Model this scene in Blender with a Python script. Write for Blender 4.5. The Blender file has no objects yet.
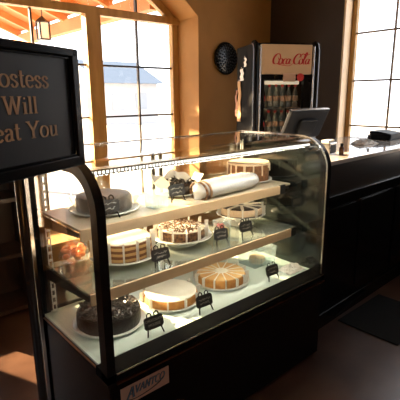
import bpy, bmesh, math, random
from mathutils import Vector, Matrix
R=math.radians; PI=math.pi
rnd=random.Random(7)
sc=bpy.context.scene; COL=sc.collection

# ------------------------------------------------------------------ helpers
class MB:
    def __init__(s): s.bm=bmesh.new()
    def face(s,pts):
        vs=[s.bm.verts.new(p) for p in pts]
        try: return s.bm.faces.new(vs)
        except Exception: return None
    def box(s,x0,x1,y0,y1,z0,z1,bev=0,M=None):
        b=bmesh.new(); bmesh.ops.create_cube(b,size=1)
        for v in b.verts: v.co=Vector(((x0+x1)/2+v.co.x*(x1-x0),(y0+y1)/2+v.co.y*(y1-y0),(z0+z1)/2+v.co.z*(z1-z0)))
        if bev: bmesh.ops.bevel(b,geom=b.edges[:],offset=bev,segments=2,affect='EDGES',profile=0.5)
        s._merge(b,M); return s
    def _merge(s,b,M=None):
        if M is not None: bmesh.ops.transform(b,matrix=M,verts=b.verts)
        me=bpy.data.meshes.new('t'); b.to_mesh(me); b.free(); s.bm.from_mesh(me); bpy.data.meshes.remove(me)
    def lathe(s,prof,c=(0,0,0),n=40,M=None,wob=None,a0=0,a1=2*PI):
        b=bmesh.new(); full=abs(a1-a0-2*PI)<1e-6; N=n if full else n+1; rings=[]
        for r,z in prof:
            ring=[]
            for i in range(N):
                a=a0+(a1-a0)*i/n; rr=r*(wob(a,r,z) if wob else 1)
                ring.append(b.verts.new((c[0]+rr*math.cos(a),c[1]+rr*math.sin(a),c[2]+z)))
            rings.append(ring)
        for k in range(len(rings)-1):
            for i in range(n):
                j=(i+1)%N
                b.faces.new((rings[k][i],rings[k][j],rings[k+1][j],rings[k+1][i]))
        bmesh.ops.remove_doubles(b,verts=b.verts,dist=1e-6); bmesh.ops.recalc_face_normals(b,faces=b.faces)
        s._merge(b,M); return s
    def cyl(s,p0,p1,r,n=12,r1=None):
        s.tube([p0,p1],[r,r if r1 is None else r1],n); return s
    def tube(s,pts,r,n=8,cap=True):
        pts=[Vector(p) for p in pts]; rs=r if isinstance(r,(list,tuple)) else [r]*len(pts)
        rings=[]; up=None
        for i,p in enumerate(pts):
            t=(pts[min(i+1,len(pts)-1)]-pts[max(i-1,0)]).normalized()
            if up is None: up=Vector((0,0,1)) if abs(t.z)<.9 else Vector((1,0,0))
            u=t.cross(up).normalized(); v=u.cross(t).normalized(); up=v
            rings.append([s.bm.verts.new(p+rs[i]*(math.cos(2*PI*k/n)*u+math.sin(2*PI*k/n)*v)) for k in range(n)])
        for a,b in zip(rings,rings[1:]):
            for k in range(n): s.bm.faces.new((a[k],a[(k+1)%n],b[(k+1)%n],b[k]))
        if cap: s.bm.faces.new(rings[0][::-1]); s.bm.faces.new(rings[-1])
        return s
    def prism(s,poly,f0,f1):
        """poly of 2-D points mapped by f0 and f1 to the two end caps"""
        a=[s.bm.verts.new(f0(*p)) for p in poly]; b=[s.bm.verts.new(f1(*p)) for p in poly]; n=len(poly)
        s.bm.faces.new(a); s.bm.faces.new(b[::-1])
        for i in range(n): s.bm.faces.new((a[i],b[i],b[(i+1)%n],a[(i+1)%n]))
        return s
    def band(s,o,i,x0,x1):
        """closed band between two yz outlines, extruded along x"""
        n=len(o); V=[[s.bm.verts.new((x,p[0],p[1])) for p in pl] for x in (x0,x1) for pl in (o,i)]
        A,B,C,D=V
        for k in range(n-1):
            s.bm.faces.new((A[k],A[k+1],B[k+1],B[k])); s.bm.faces.new((C[k],D[k],D[k+1],C[k+1]))
            s.bm.faces.new((A[k],C[k],C[k+1],A[k+1])); s.bm.faces.new((B[k],B[k+1],D[k+1],D[k]))
        for k in (0,n-1): s.bm.faces.new((A[k],B[k],D[k],C[k]))
        return s
    def build(s,name,m,parent=None,smooth=False,loc=None,rz=0,auto=None):
        bmesh.ops.recalc_face_normals(s.bm,faces=s.bm.faces)
        me=bpy.data.meshes.new(name); s.bm.to_mesh(me); s.bm.free()
        o=bpy.data.objects.new(name,me); COL.objects.link(o)
        for mm in (m if isinstance(m,(list,tuple)) else [m]): me.materials.append(mm)
        if smooth:
            for p in me.polygons: p.use_smooth=True
            try: me.set_sharp_from_angle(angle=R(auto or 40))
            except Exception: pass
        if parent: o.parent=parent
        if loc: o.location=loc
        if rz: o.rotation_euler.z=rz
        return o
def tag(o,label,cat,group=None,kind=None):
    o['label']=label; o['category']=cat
    if group: o['group']=group
    if kind: o['kind']=kind
    return o
def thing(name,label,cat,loc=(0,0,0),rz=0,group=None):
    o=bpy.data.objects.new(name,None); COL.objects.link(o); o.location=loc; o.rotation_euler=(0,0,rz); o.empty_display_size=.05
    return tag(o,label,cat,group)
def struct(o): o['kind']='structure'; return o
def copy_tree(o,parent=None):
    c=o.copy(); COL.objects.link(c)
    if parent: c.parent=parent
    for ch in list(o.children): copy_tree(ch,c)
    return c

# ------------------------------------------------------------------ materials
def mat(name,c,rough=.5,metal=0,c2=None,scale=8,detail=4,bump=0,bscale=60,stretch=None,emit=None,es=0,spec=.5,coat=0,kind='noise',ramp=(.35,.65)):
    m=bpy.data.materials.new(name); m.use_nodes=True; nt=m.node_tree; N=nt.nodes; L=nt.links
    b=N['Principled BSDF']; b.inputs['Base Color'].default_value=(*c,1); b.inputs['Roughness'].default_value=rough; b.inputs['Metallic'].default_value=metal
    b.inputs['Specular IOR Level'].default_value=spec; b.inputs['Coat Weight'].default_value=coat
    tc=N.new('ShaderNodeTexCoord'); mp=N.new('ShaderNodeMapping'); L.new(tc.outputs['Object'],mp.inputs[0])
    if stretch: mp.inputs['Scale'].default_value=stretch
    if c2:
        if kind=='noise': t=N.new('ShaderNodeTexNoise'); t.inputs['Detail'].default_value=detail; out=t.outputs['Fac']
        elif kind=='voronoi': t=N.new('ShaderNodeTexVoronoi'); out=t.outputs['Distance']
        elif kind=='wave': t=N.new('ShaderNodeTexWave'); t.inputs['Distortion'].default_value=1.5; t.bands_direction='Z'; out=t.outputs['Fac']
        t.inputs['Scale'].default_value=scale; L.new(mp.outputs[0],t.inputs['Vector'])
        r=N.new('ShaderNodeValToRGB'); r.color_ramp.elements[0].color=(*c,1); r.color_ramp.elements[1].color=(*c2,1)
        r.color_ramp.elements[0].position=ramp[0]; r.color_ramp.elements[1].position=ramp[1]
        L.new(out,r.inputs[0]); L.new(r.outputs[0],b.inputs['Base Color'])
    if bump:
        t=N.new('ShaderNodeTexNoise'); t.inputs['Scale'].default_value=bscale; t.inputs['Detail'].default_value=3; L.new(mp.outputs[0],t.inputs['Vector'])
        bp=N.new('ShaderNodeBump'); bp.inputs['Strength'].default_value=bump; bp.inputs['Distance'].default_value=.01; L.new(t.outputs['Fac'],bp.inputs['Height']); L.new(bp.outputs[0],b.inputs['Normal'])
    if emit: b.inputs['Emission Color'].default_value=(*emit,1); b.inputs['Emission Strength'].default_value=es
    return m
def glass(name,tint=(1,1,1),gl=1.0,ior=1.45,rough=0.0,body=0,bodyc=(.8,.85,.85)):
    m=bpy.data.materials.new(name); m.use_nodes=True; nt=m.node_tree; N=nt.nodes; L=nt.links
    N.remove(N['Principled BSDF']); out=N['Material Output']
    tr=N.new('ShaderNodeBsdfTransparent'); tr.inputs[0].default_value=(*tint,1)
    g=N.new('ShaderNodeBsdfGlossy'); g.inputs['Roughness'].default_value=rough; g.inputs[0].default_value=(1,1,1,1)
    fr=N.new('ShaderNodeFresnel'); ge=N.new('ShaderNodeNewGeometry'); mr=N.new('ShaderNodeMapRange')   # same reflectance from both faces of the thin pane
    mr.inputs[3].default_value=ior; mr.inputs[4].default_value=1/ior; L.new(ge.outputs['Backfacing'],mr.inputs[0]); L.new(mr.outputs[0],fr.inputs[0])
    mu=N.new('ShaderNodeMath'); mu.operation='MULTIPLY'; mu.inputs[1].default_value=gl; L.new(fr.outputs[0],mu.inputs[0])
    base=tr.outputs[0]
    if body:
        d=N.new('ShaderNodeBsdfDiffuse'); d.inputs[0].default_value=(*bodyc,1); mb=N.new('ShaderNodeMixShader'); mb.inputs[0].default_value=body
        L.new(tr.outputs[0],mb.inputs[1]); L.new(d.outputs[0],mb.inputs[2]); base=mb.outputs[0]
    mx=N.new('ShaderNodeMixShader'); L.new(mu.outputs[0],mx.inputs[0]); L.new(base,mx.inputs[1]); L.new(g.outputs[0],mx.inputs[2]); L.new(mx.outputs[0],out.inputs[0])
    return m
M={}
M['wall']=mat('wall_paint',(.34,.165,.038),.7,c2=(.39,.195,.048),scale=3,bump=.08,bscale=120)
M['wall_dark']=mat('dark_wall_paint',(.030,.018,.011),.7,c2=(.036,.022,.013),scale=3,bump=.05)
M['ceiling']=mat('ceiling_paint',(.35,.27,.18),.9)
M['floor']=mat('stained_concrete',(.040,.017,.009),.30,c2=(.115,.058,.034),scale=2.6,detail=9,bump=.12,bscale=9,ramp=(.3,.72))
M['wood']=mat('golden_window_wood',(.40,.22,.06),.45,c2=(.52,.31,.10),scale=3,stretch=(6,6,.8))
M['casing']=mat('pale_reveal_paint',(.62,.45,.27),.5,c2=(.66,.49,.30),scale=3)
M['dwood']=mat('dark_wood',(.022,.010,.006),.4,c2=(.045,.02,.01),scale=4,stretch=(6,6,.7))
M['muntin']=mat('bronze_muntin',(.05,.035,.02),.4)
M['muntin2']=mat('tan_muntin',(.16,.10,.05),.4)
M['polish']=mat('polished_black_pole',(.01,.009,.009),.12,spec=1.0,coat=1)
M['stud']=mat('dull_black_stud',(.04,.038,.035),.35,1)
M['black']=mat('black_satin_metal',(.006,.006,.006),.22,c2=(.009,.008,.008),scale=12,spec=.45)
M['blackg']=mat('black_gloss_panel',(.004,.004,.004),.18,c2=(.007,.006,.006),scale=6,spec=.2)
M['blackm']=mat('matte_black',(.010,.010,.010),.6,c2=(.014,.014,.013),scale=20,spec=.3)
M['tint']=mat('dark_end_panel',(.008,.010,.009),.09,spec=.6)
M['chrome']=mat('brushed_chrome',(.55,.53,.50),.25,1,c2=(.65,.63,.60),scale=5,stretch=(30,30,1))
M['brass']=mat('copper_trim',(.35,.16,.08),.35,1)
M['deck']=mat('pale_enamel_deck',(.60,.70,.63),.25,c2=(.64,.73,.66),scale=3)
M['shelf']=mat('cream_shelf',(.50,.44,.33),.3,c2=(.55,.48,.36),scale=3,stretch=(1,8,8))
M['rail']=mat('beige_shelf_rail',(.72,.51,.31),.4,c2=(.78,.57,.36),scale=4,stretch=(1,9,9))
M['glass']=glass('clear_glass',(.97,.985,.975),1.0,1.5)
M['wglass']=glass('window_glass',(.98,.98,.98),.6,1.45)
M['sglass']=glass('green_shelf_glass',(.70,.75,.70),1.2,1.5,.02,.25,(.46,.50,.45))
M['clear']=glass('clear_plastic',(.90,.94,.95),1.3,1.5,.08,.14,(.8,.9,.95))
M['film']=glass('plastic_wrap',(.85,.87,.90),1.5,1.5,.15,.38,(.85,.87,.92))
M['plate']=mat('white_glazed_china',(.74,.76,.72),.12,c2=(.78,.79,.75),scale=4)
M['paper']=mat('white_baking_paper',(.80,.77,.70),.7,c2=(.86,.83,.77),scale=14,bump=.1)
M['sheet']=mat('white_paper',(.82,.80,.76),.6,c2=(.86,.84,.80),scale=9)
M['choc']=mat('chocolate_icing',(.009,.005,.0035),.4,c2=(.020,.010,.006),scale=30,bump=.4,bscale=90)
M['shav']=mat('chocolate_shavings',(.06,.045,.038),.3,c2=(.10,.08,.07),scale=40)
M['crumb']=mat('brown_crumb',(.07,.028,.012),.7,c2=(.22,.11,.045),scale=60,kind='voronoi',bump=.5,bscale=140)
M['sponge']=mat('carrot_sponge',(.13,.048,.015),.8,c2=(.22,.09,.03),scale=50,bump=.5,bscale=120)
M['layer']=mat('layered_sponge',(.20,.075,.02),.8,c2=(.66,.40,.16),scale=11,kind='wave',stretch=(1,1,1),bump=.3,ramp=(.4,.6))
M['crust']=mat('golden_crust',(.46,.18,.035),.6,c2=(.62,.29,.07),scale=35,bump=.3,bscale=120)
M['custard']=mat('golden_baked_top',(.60,.31,.10),.45,c2=(.76,.48,.20),scale=10)
M['cream']=mat('white_cream',(.82,.76,.64),.5,c2=(.88,.82,.72),scale=20,bump=.2)
M['icing']=mat('cream_icing',(.68,.50,.33),.5,c2=(.76,.60,.42),scale=20,bump=.2)
M['chalk']=mat('chalk_lettering',(.42,.39,.34),.8)
M['board']=mat('chalkboard',(.012,.012,.012),.5,c2=(.02,.02,.02),scale=30)
M['signb']=mat('sign_board',(.018,.020,.022),.45,c2=(.021,.023,.025),scale=4)
M['goldt']=mat('tan_lettering',(.60,.36,.18),.5,c2=(.64,.39,.20),scale=10)
M['red']=mat('red_lettering',(.45,.012,.015),.4,emit=(.5,.02,.02),es=.05)
M['panel']=mat('backlit_cream_panel',(.40,.26,.15),.4,c2=(.44,.29,.17),scale=3,emit=(.8,.50,.27),es=.10)
M['label']=mat('badge_plate',(.55,.36,.27),.35,c2=(.6,.40,.3),scale=6)
M['blue']=mat('blue_lettering',(.10,.22,.33),.4)
M['ink']=mat('dark_lettering',(.012,.015,.02),.5)
M['cola']=mat('cola_liquid',(.02,.006,.003),.15)
M['bottle']=glass('clear_bottle',(.80,.84,.84),1.6,1.5,.05,.25,(.5,.52,.5))
M['redlab']=mat('red_bottle_label',(.5,.03,.03),.5)
M['orange']=mat('orange_fruit_piece',(.85,.22,.05),.5,c2=(.95,.45,.25),scale=20)
M['strawb']=mat('strawberry_red',(.6,.03,.02),.4)
M['fruit']=mat('yellow_fruit_filling',(.80,.42,.06),.4,c2=(.9,.62,.2),scale=40,kind='voronoi')
M['tan']=mat('tan_cloth',(.45,.28,.14),.8)
M['pink']=mat('faded_pink_cloth',(.50,.26,.18),.8)
M['porch']=mat('orange_cedar_boards',(.36,.13,.04),.6,c2=(.46,.19,.06),scale=3,stretch=(1,8,8))
M['rafter']=mat('cedar_rafter',(.42,.17,.055),.6,c2=(.5,.23,.08),scale=3)
M['snow']=mat('pale_paving',(.42,.42,.43),.8,c2=(.48,.48,.49),scale=.4)
M['hall']=mat('pale_siding',(.5,.5,.5),.8,c2=(.55,.55,.55),scale=2)
M['roof']=mat('blue_grey_roof',(.17,.21,.26),.8,c2=(.19,.23,.28),scale=3)
M['leaf']=mat('winter_foliage',(.16,.17,.10),.8,c2=(.22,.22,.15),scale=1.5)
M['bark']=mat('bark',(.16,.13,.1),.9)
M['lampg']=mat('lantern_glass',(.75,.70,.6),.3,emit=(1,.85,.6),es=.6)
M['mat']=mat('dull_black_sheet',(.006,.007,.006),.75,c2=(.010,.010,.009),scale=60,bump=.4,bscale=200,spec=.2)
M['top']=mat('pale_stone_top',(.74,.68,.60),.10,coat=.7,c2=(.7,.66,.6),scale=12)
M['fascia']=mat('espresso_panel',(.030,.021,.014),.32,c2=(.040,.028,.019),scale=4,stretch=(.6,8,8))
M['led']=mat('led_emitter',(1,1,1),.5,emit=(1,.93,.80),es=80)
M['led2']=mat('shelf_led',(1,1,1),.5,emit=(1,.93,.80),es=26)
M['fridge']=mat('fridge_black',(.004,.004,.004),.7,spec=.08)
M['farwin']=mat('far_window',(.36,.39,.43),.6)
M['wrap']=glass('thin_clear_wrap',(.96,.96,.96),.9,1.45,.05,.03,(.9,.9,.9))
M['bead']=mat('led_bead',(1,1,1),.4,emit=(1,.96,.9),es=2.5)
M['pos']=mat('pos_black_plastic',(.003,.004,.006),.5,c2=(.004,.005,.008),scale=20,spec=.12)
M['amber']=mat('amber_bottle',(.10,.04,.015),.15)

# ------------------------------------------------------------------ stroke lettering
def ell(cx,cy,rx,ry,a0,a1,n=18): return [(cx+rx*math.cos(R(a0+(a1-a0)*i/n)),cy+ry*math.sin(R(a0+(a1-a0)*i/n))) for i in range(n+1)]
def spl(P,n=6):
    P=[P[0]]+list(P)+[P[-1]]; o=[]
    for i in range(1,len(P)-2):
        p0,p1,p2,p3=P[i-1:i+3]
        for k in range(n):
            t=k/n
            o.append(tuple(.5*((2*p1[j])+(-p0[j]+p2[j])*t+(2*p0[j]-5*p1[j]+4*p2[j]-p3[j])*t*t+(-p0[j]+3*p1[j]-3*p2[j]+p3[j])*t**3) for j in (0,1)))
    o.append(P[-2]); return o
def ser(x,y,w=.13): return [(x-w,y),(x+w,y)]
XH=.66
GL={
'H':(.86,[[(.16,0),(.16,1)],[(.68,0),(.68,1)],[(.16,.5),(.68,.5)],ser(.16,.02),ser(.16,.98),ser(.68,.02),ser(.68,.98)]),
'o':(.64,[ell(.31,.33,.25,.34,0,360,28)]),
's':(.50,[spl([(.40,.50),(.33,.64),(.20,.67),(.09,.55),(.14,.43),(.30,.32),(.41,.18),(.32,.02),(.17,0),(.07,.15)])]),
't':(.42,[spl([(.18,.92),(.18,.5),(.18,.15),(.25,.01),(.38,.07)]),[(.04,.65),(.36,.65)]]),
'e':(.58,[[(.10,.38),(.49,.38)],spl([(.49,.38),(.46,.55),(.30,.67),(.14,.58),(.07,.34),(.14,.09),(.30,-.01),(.48,.12)])]),
'W':(1.16,[[(.12,1),(.36,0)],[(.36,0),(.58,.9)],[(.58,1),(.80,0)],[(.80,0),(1.04,1)],ser(.12,.98),ser(.58,.98,.10),ser(1.04,.98)]),
'i':(.34,[[(.17,0),(.17,.66)],[(.15,.88),(.19,.88)],[(.12,.86),(.22,.86)],[(.12,.91),(.22,.91)],ser(.17,.02),[(.05,.64),(.17,.64)]]),
'l':(.34,[[(.17,0),(.17,1)],ser(.17,.02),[(.05,.98),(.17,.98)]]),
'S':(.66,[spl([(.53,.76),(.46,.95),(.30,1.0),(.13,.90),(.12,.70),(.28,.55),(.48,.42),(.56,.22),(.45,.04),(.27,-.01),(.10,.10),(.07,.27)]),[(.54,.70),(.54,.98)],[(.07,.02),(.07,.28)]]),
'a':(.58,[spl([(.10,.52),(.18,.65),(.32,.65),(.41,.52),(.41,.2),(.44,.03),(.54,.04)]),spl([(.41,.40),(.22,.36),(.09,.22),(.12,.04),(.25,0),(.41,.14)])]),
'Y':(.88,[[(.12,1),(.44,.45)],[(.44,.45),(.76,1)],[(.44,.47),(.44,0)],ser(.12,.98),ser(.76,.98),ser(.44,.02)]),
'u':(.70,[spl([(.16,.66),(.16,.3),(.18,.08),(.30,0),(.46,.10),(.52,.2)]),[(.52,0),(.52,.66)],[(.04,.64),(.16,.64)],[(.40,.64),(.52,.64)],[(.52,.02),(.64,.02)]]),
' ':(.34,[]),
'A':(.84,[[(.08,0),(.42,1)],[(.42,1),(.74,0)],[(.2,.36),(.63,.36)],ser(.08,.02),ser(.74,.02)]),
'V':(.78,[[(.08,1),(.40,0)],[(.40,0),(.70,1)],ser(.08,.98),ser(.70,.98)]),
'N':(.84,[[(.14,0),(.14,1)],[(.14,1),(.68,0)],[(.68,0),(.68,1)],ser(.14,.02),ser(.14,.98),ser(.68,.98)]),
'T':(.74,[[(.37,0),(.37,1)],[(.05,.97),(.69,.97)],ser(.37,.02),[(.05,.8),(.05,.97)],[(.69,.8),(.69,.97)]]),
'C':(.78,[ell(.42,.5,.34,.5,45,315,22)]),
'O':(.84,[ell(.42,.5,.35,.5,0,360,28)]),
}
def pen(mb,pts,thin,thick,f,th=.0012,shear=0,taper=False):
    """one lettering stroke as a shallow raised ribbon; f maps (x,y,depth) to a point"""
    n=len(pts); L=[];Rr=[]
    for i,(x,y) in enumerate(pts):
        a=pts[max(i-1,0)]; b=pts[min(i+1,n-1)]; dx,dy=b[0]-a[0],b[1]-a[1]; l=math.hypot(dx,dy) or 1; dx/=l;dy/=l
        w=(thin+(thick-thin)*abs(dy)**1.3)/2
        if taper: w*=min(1,.35+2.2*min(i,n-1-i)/n)
        L.append((x-dy*w,y+dx*w)); Rr.append((x+dy*w,y-dx*w))
    sh=lambda p:(p[0]+shear*p[1],p[1])
    for i in range(n-1):
        q=[sh(L[i]),sh(L[i+1]),sh(Rr[i+1]),sh(Rr[i])]
        A=[mb.bm.verts.new(f(*p,th)) for p in q]; B=[mb.bm.verts.new(f(*p,0)) for p in q]
        mb.bm.faces.new(A)
        for k in range(4): mb.bm.faces.new((A[k],B[k],B[(k+1)%4],A[(k+1)%4]))
def word_w(t,ls=0): return sum(GL[c][0]+ls for c in t)
def word(mb,t,f,size,xs=1,thin=.05,thick=.13,x0=0,y0=0,shear=0,ls=0,big=None):
    x=x0
    for k,c in enumerate(t):
        s=size*(big if (big and k==0) else 1)
        for st in GL[c][1]:
            pen(mb,[(px,py) for px,py in st],thin,thick,lambda a,b,d,x=x,s=s:f(x+a*s*xs,y0+b*s-(.25*s if (big and k==0) else 0),d),shear=shear)
        x+=(GL[c][0]+ls)*s*xs
    return x

# ------------------------------------------------------------------ the room
FX0,FX1,FY0,FY1,CZ=-3.2,4.2,-3.4,3.5,3.3
struct(MB().box(FX0-.4,FX1+.4,FY0-.3,FY1+.45,-.12,0).build('floor',M['floor']))
struct(MB().box(FX0-.4,FX1+.4,FY0-.3,FY1+.45,CZ,CZ+.12).build('ceiling',M['ceiling']))
# back wall (towards the porch) with a wide segmental arch
ax0,ax1,sz,sill=-.12,3.06,2.39,.34; hw=(ax1-ax0)/2; acx=(ax0+ax1)/2; ar=hw/math.sin(R(41)); acz=sz-ar*math.cos(R(41))
def archz(x,off=0): return acz+math.sqrt(max((ar-off)**2-(x-acx)**2,0))
mb=MB(); Y0,Y1=3.5,3.95
mb.box(FX0,ax0,Y0,Y1,0,CZ); mb.box(ax1,FX1+.3,Y0,Y1,0,CZ); mb.box(ax0,ax1,Y0,Y1,0,sill)
ns=28
for i in range(ns):
    xa=ax0+(ax1-ax0)*i/ns; xb=ax0+(ax1-ax0)*(i+1)/ns
    mb.prism([(xa,archz(xa)),(xb,archz(xb)),(xb,CZ),(xa,CZ)],lambda x,z:(x,Y0,z),lambda x,z:(x,Y1,z))
struct(mb.build('wall_back',M['wall']))
# right wall with tall window in a deep splayed reveal
wy0,wy1,wz0,wz1=.72,2.534,1.0,2.95; WT=.34
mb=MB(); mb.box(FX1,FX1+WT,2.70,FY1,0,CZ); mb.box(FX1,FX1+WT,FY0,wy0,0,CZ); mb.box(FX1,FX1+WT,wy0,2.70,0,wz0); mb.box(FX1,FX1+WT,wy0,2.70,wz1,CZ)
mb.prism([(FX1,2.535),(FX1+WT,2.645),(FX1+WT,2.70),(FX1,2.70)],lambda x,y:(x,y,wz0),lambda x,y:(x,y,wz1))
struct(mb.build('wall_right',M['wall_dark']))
mb=MB(); mb.prism([(FX1-.004,2.515),(FX1+.27,2.600),(FX1+.27,2.622),(FX1-.004,2.536)],lambda x,y:(x,y,wz0),lambda x,y:(x,y,wz1)); struct(mb.build('trim_2',M['casing']))
# left and front walls behind the camera, with unseen openings added for fill
mb=MB(); mb.box(FX0-.3,FX0,FY0,-.6,0,CZ); mb.box(FX0-.3,FX0,1.0,FY1+.45,0,CZ); mb.box(FX0-.3,FX0,-.6,1.0,0,1.2); mb.box(FX0-.3,FX0,-.6,1.0,2.1,CZ)
struct(mb.build('wall_left',M['wall']))
mb=MB(); mb.box(FX0-.3,.6,FY0-.3,FY0,0,CZ); mb.box(1.5,FX1+.3,FY0-.3,FY0,0,CZ); mb.box(.6,1.5,FY0-.3,FY0,2.1,CZ); mb.box(.6,1.5,FY0-.3,FY0,0,.9)
struct(mb.build('wall_front',M['wall']))
mb=MB(); mb.box(FX0,FX1,FY1-.015,FY1,0,.14); struct(mb.build('baseboard_back',M['dwood']))
mb=MB(); mb.box(FX1-.015,FX1,FY0,FY1-.02,0,.14); struct(mb.build('baseboard_right',M['dwood']))
mb=MB(); mb.box(ax0,ax1,3.46,3.84,sill,sill+.03); struct(mb.build('trim_1',M['wood']))

# arched window
yf=3.84; d=.06
mb=MB()
mb.box(ax0,ax0+.075,yf,yf+d,sill+.03,sz); mb.box(ax1-.075,ax1,yf,yf+d,sill+.03,sz)
for px in (.93,2.045): mb.box(px-.075,px+.075,yf-.03,yf+d,sill+.03,2.345)
mb.box(ax0,ax1,yf-.03,yf+d,2.345,2.415); mb.box(ax0+.075,ax1-.075,yf,yf+d,sill+.03,sill+.09)
for i in range(ns):
    xa=ax0+(ax1-ax0)*i/ns; xb=ax0+(ax1-ax0)*(i+1)/ns
    za,zb=max(archz(xa,.07),2.40),max(archz(xb,.07),2.40)
    mb.prism([(xa,za),(xb,zb),(xb,archz(xb)),(xa,archz(xa))],lambda x,z:(x,yf,z),lambda x,z:(x,yf+d,z))
w1=struct(mb.build('window_1',M['wood']))
for x0,x1 in ((ax0+.075,.855),(1.005,1.97),(2.12,ax1-.075)):
    mb=MB(); mx=(x0+x1)/2
    mb.box(mx-.009,mx+.009,yf+.02,yf+.045,sill+.09,2.345)
    for z in (.98,1.41,1.90): mb.box(x0,x1,yf+.022,yf+.043,z-.009,z+.009)
    mb.box(mx-.010,mx+.010,yf+.015,yf+.05,2.415,archz(mx,.06))
    mb.build('muntin',M['muntin'],w1)
mb=MB(); mb.box(ax0+.02,ax1-.02,yf+.030,yf+.034,sill+.05,2.40)
for i in range(ns):
    xa=ax0+(ax1-ax0)*i/ns; xb=ax0+(ax1-ax0)*(i+1)/ns
    mb.prism([(xa,2.40),(xb,2.40),(xb,archz(xb,.03)+.001),(xa,archz(xa,.03)+.001)],lambda x,z:(x,yf+.030,z),lambda x,z:(x,yf+.034,z))
mb.build('glass_pane',M['wglass'],w1)
# right window
mb=MB(); X2=FX1+.27
mb.box(X2,X2+.05,2.547,2.635,1.0,2.95); mb.box(X2,X2+.05,.72,.80,1.0,2.95); mb.box(X2,X2+.05,.80,2.547,1.0,1.05); mb.box(X2,X2+.05,.80,2.547,2.86,2.95)
w2=struct(mb.build('window_2',M['wood']))
MB().box(FX1-.03,X2,.70,2.56,1.0,1.03,.004).build('window_sill',M['casing'],w2)
mb=MB()
for y in (2.127,1.69,1.25): mb.box(X2+.015,X2+.032,y-.009,y+.009,1.05,2.86)
for z in (1.268,1.752,2.243,2.70): mb.box(X2+.016,X2+.031,.80,2.547,z-.009,z+.009)
mb.build('muntin',M['muntin2'],w2)
MB().box(X2+.022,X2+.026,.78,2.57,1.03,2.88).build('glass_pane',M['wglass'],w2)

# ------------------------------------------------------------------ outside
mb=MB(); mb.box(-40,60,3.96,70,-.2,-.12); mb.box(4.56,60,-40,3.96,-.2,-.12); mb.box(-40,-3.61,-40,3.96,-.2,-.12); mb.box(-3.6,4.5,-40,-3.71,-.2,-.12)
g=mb.build('paved_ground',M['snow']); struct(g)
# porch roof rising away from the eave
po=thing('porch_roof','orange cedar porch roof sloping down beyond the arched window','porch roof',(0,0,0))
def rz_(x): return 2.62+(2.86-x)*.40
mb=MB()
for k in range(10):
    xa=1.20+k*.166; xb=xa+.1658
    mb.prism([(xa,rz_(xa)+.10),(xb,rz_(xb)+.10),(xb,rz_(xb)+.13),(xa,rz_(xa)+.13)],lambda x,z:(x,3.97,z),lambda x,z:(x,8.2,z))
mb.build('roof_boards',M['porch'],po)
for k in range(7):
    y=4.2+k*.62
    mb=MB(); mb.prism([(1.20,rz_(1.20)),(2.86,rz_(2.86)),(2.86,rz_(2.86)+.10),(1.20,rz_(1.20)+.10)],lambda x,z:(x,y,z),lambda x,z:(x,y+.07,z)); mb.build('rafter',M['rafter'],po)
MB().box(2.80,2.92,3.97,8.2,2.50,2.66).build('eave_beam',M['rafter'],po)
MB().box(2.80,2.92,8.08,8.2,-.12,2.50).build('post',M['hall'],po)
MB().box(1.17,1.25,3.97,8.2,3.14,3.28).build('ridge_beam',M['rafter'],po)
MB().box(1.17,1.25,8.1,8.2,-.12,3.14).build('post',M['hall'],po)
# lantern
ln=thing('porch_lantern','small glowing lantern hanging under the orange porch roof','lantern',(2.27,5.53,2.30))
mb=MB(); mb.box(-.045,.045,-.045,.045,0,.012)
for sx in (-1,1):
    for sy in (-1,1): mb.box(sx*.04-.005,sx*.04+.005,sy*.04-.005,sy*.04+.005,.012,.15)
mb.lathe([(.0,.20),(.02,.185),(.062,.15),(.062,.143),(0,.143)],n=4)
mb.build('lantern_frame',M['black'],ln)
MB().cyl((0,0,.19),(0,0,(rz_(2.27)-2.30)/1.45+.005),.004).build('chain',M['black'],ln); ln.scale=(1.45,1.45,1.45)
MB().box(-.032,.032,-.032,.032,.014,.14).build('lantern_glass',M['lampg'],ln)
# pale hall
hb=thing('pale_building','pale building with blue grey roof seen through the arched window','building',(0,0,-.12))
MB().box(13.6,18,25,31,0,2.65).build('siding',M['hall'],hb)
MB().prism([(24.5,2.6),(31.5,2.6),(28,4.2)],lambda y,z:(13.3,y,z),lambda y,z:(18.3,y,z)).build('roof',M['roof'],hb)
for x in (14.4,16.2): MB().box(x,x+.9,24.95,25.0,.9,2.0).build('window',M['farwin'],hb)
def tree(x,y,h,label):
    t=thing('bare_tree',label,'tree',(x,y,-.12),0,'trees beyond the right window')
    mb=MB(); mb.tube([(0,0,0),(.05,.02,h*.35),(0,.05,h*.7)],[.16,.11,.05])
    for k in range(9):
        a=k*2.4; z=h*(.3+.05*k); mb.tube([(0,0,z),(math.cos(a)*h*.16,math.sin(a)*h*.16,z+h*.14),(math.cos(a)*h*.24,math.sin(a)*h*.24,z+h*.27)],[.05,.03,.012],6)
    mb.build('trunk',M['bark'],t)
    mb=MB(); r2=random.Random(int(x*10))
    for k in range(260):
        u=r2.uniform(-1,1); a=r2.uniform(0,2*PI); q=math.sqrt(1-u*u)*r2.uniform(.3,1)*h*.3; p=Vector((q*math.cos(a),q*math.sin(a),h*.66+u*h*.32))
        s=h*.035; n=[Vector((r2.uniform(-1,1),r2.uniform(-1,1),r2.uniform(-1,1)))*s for _ in range(3)]
        mb.face([p+n[0],p+n[1],p+n[2]])
    mb.build('foliage',M['leaf'],t)
tree(30,11.5,3.4,'shorter hazy tree beyond the right window, nearer its wooden casing'); tree(30,9.3,4.2,'taller hazy tree beyond the right window, farther from its casing')

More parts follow.
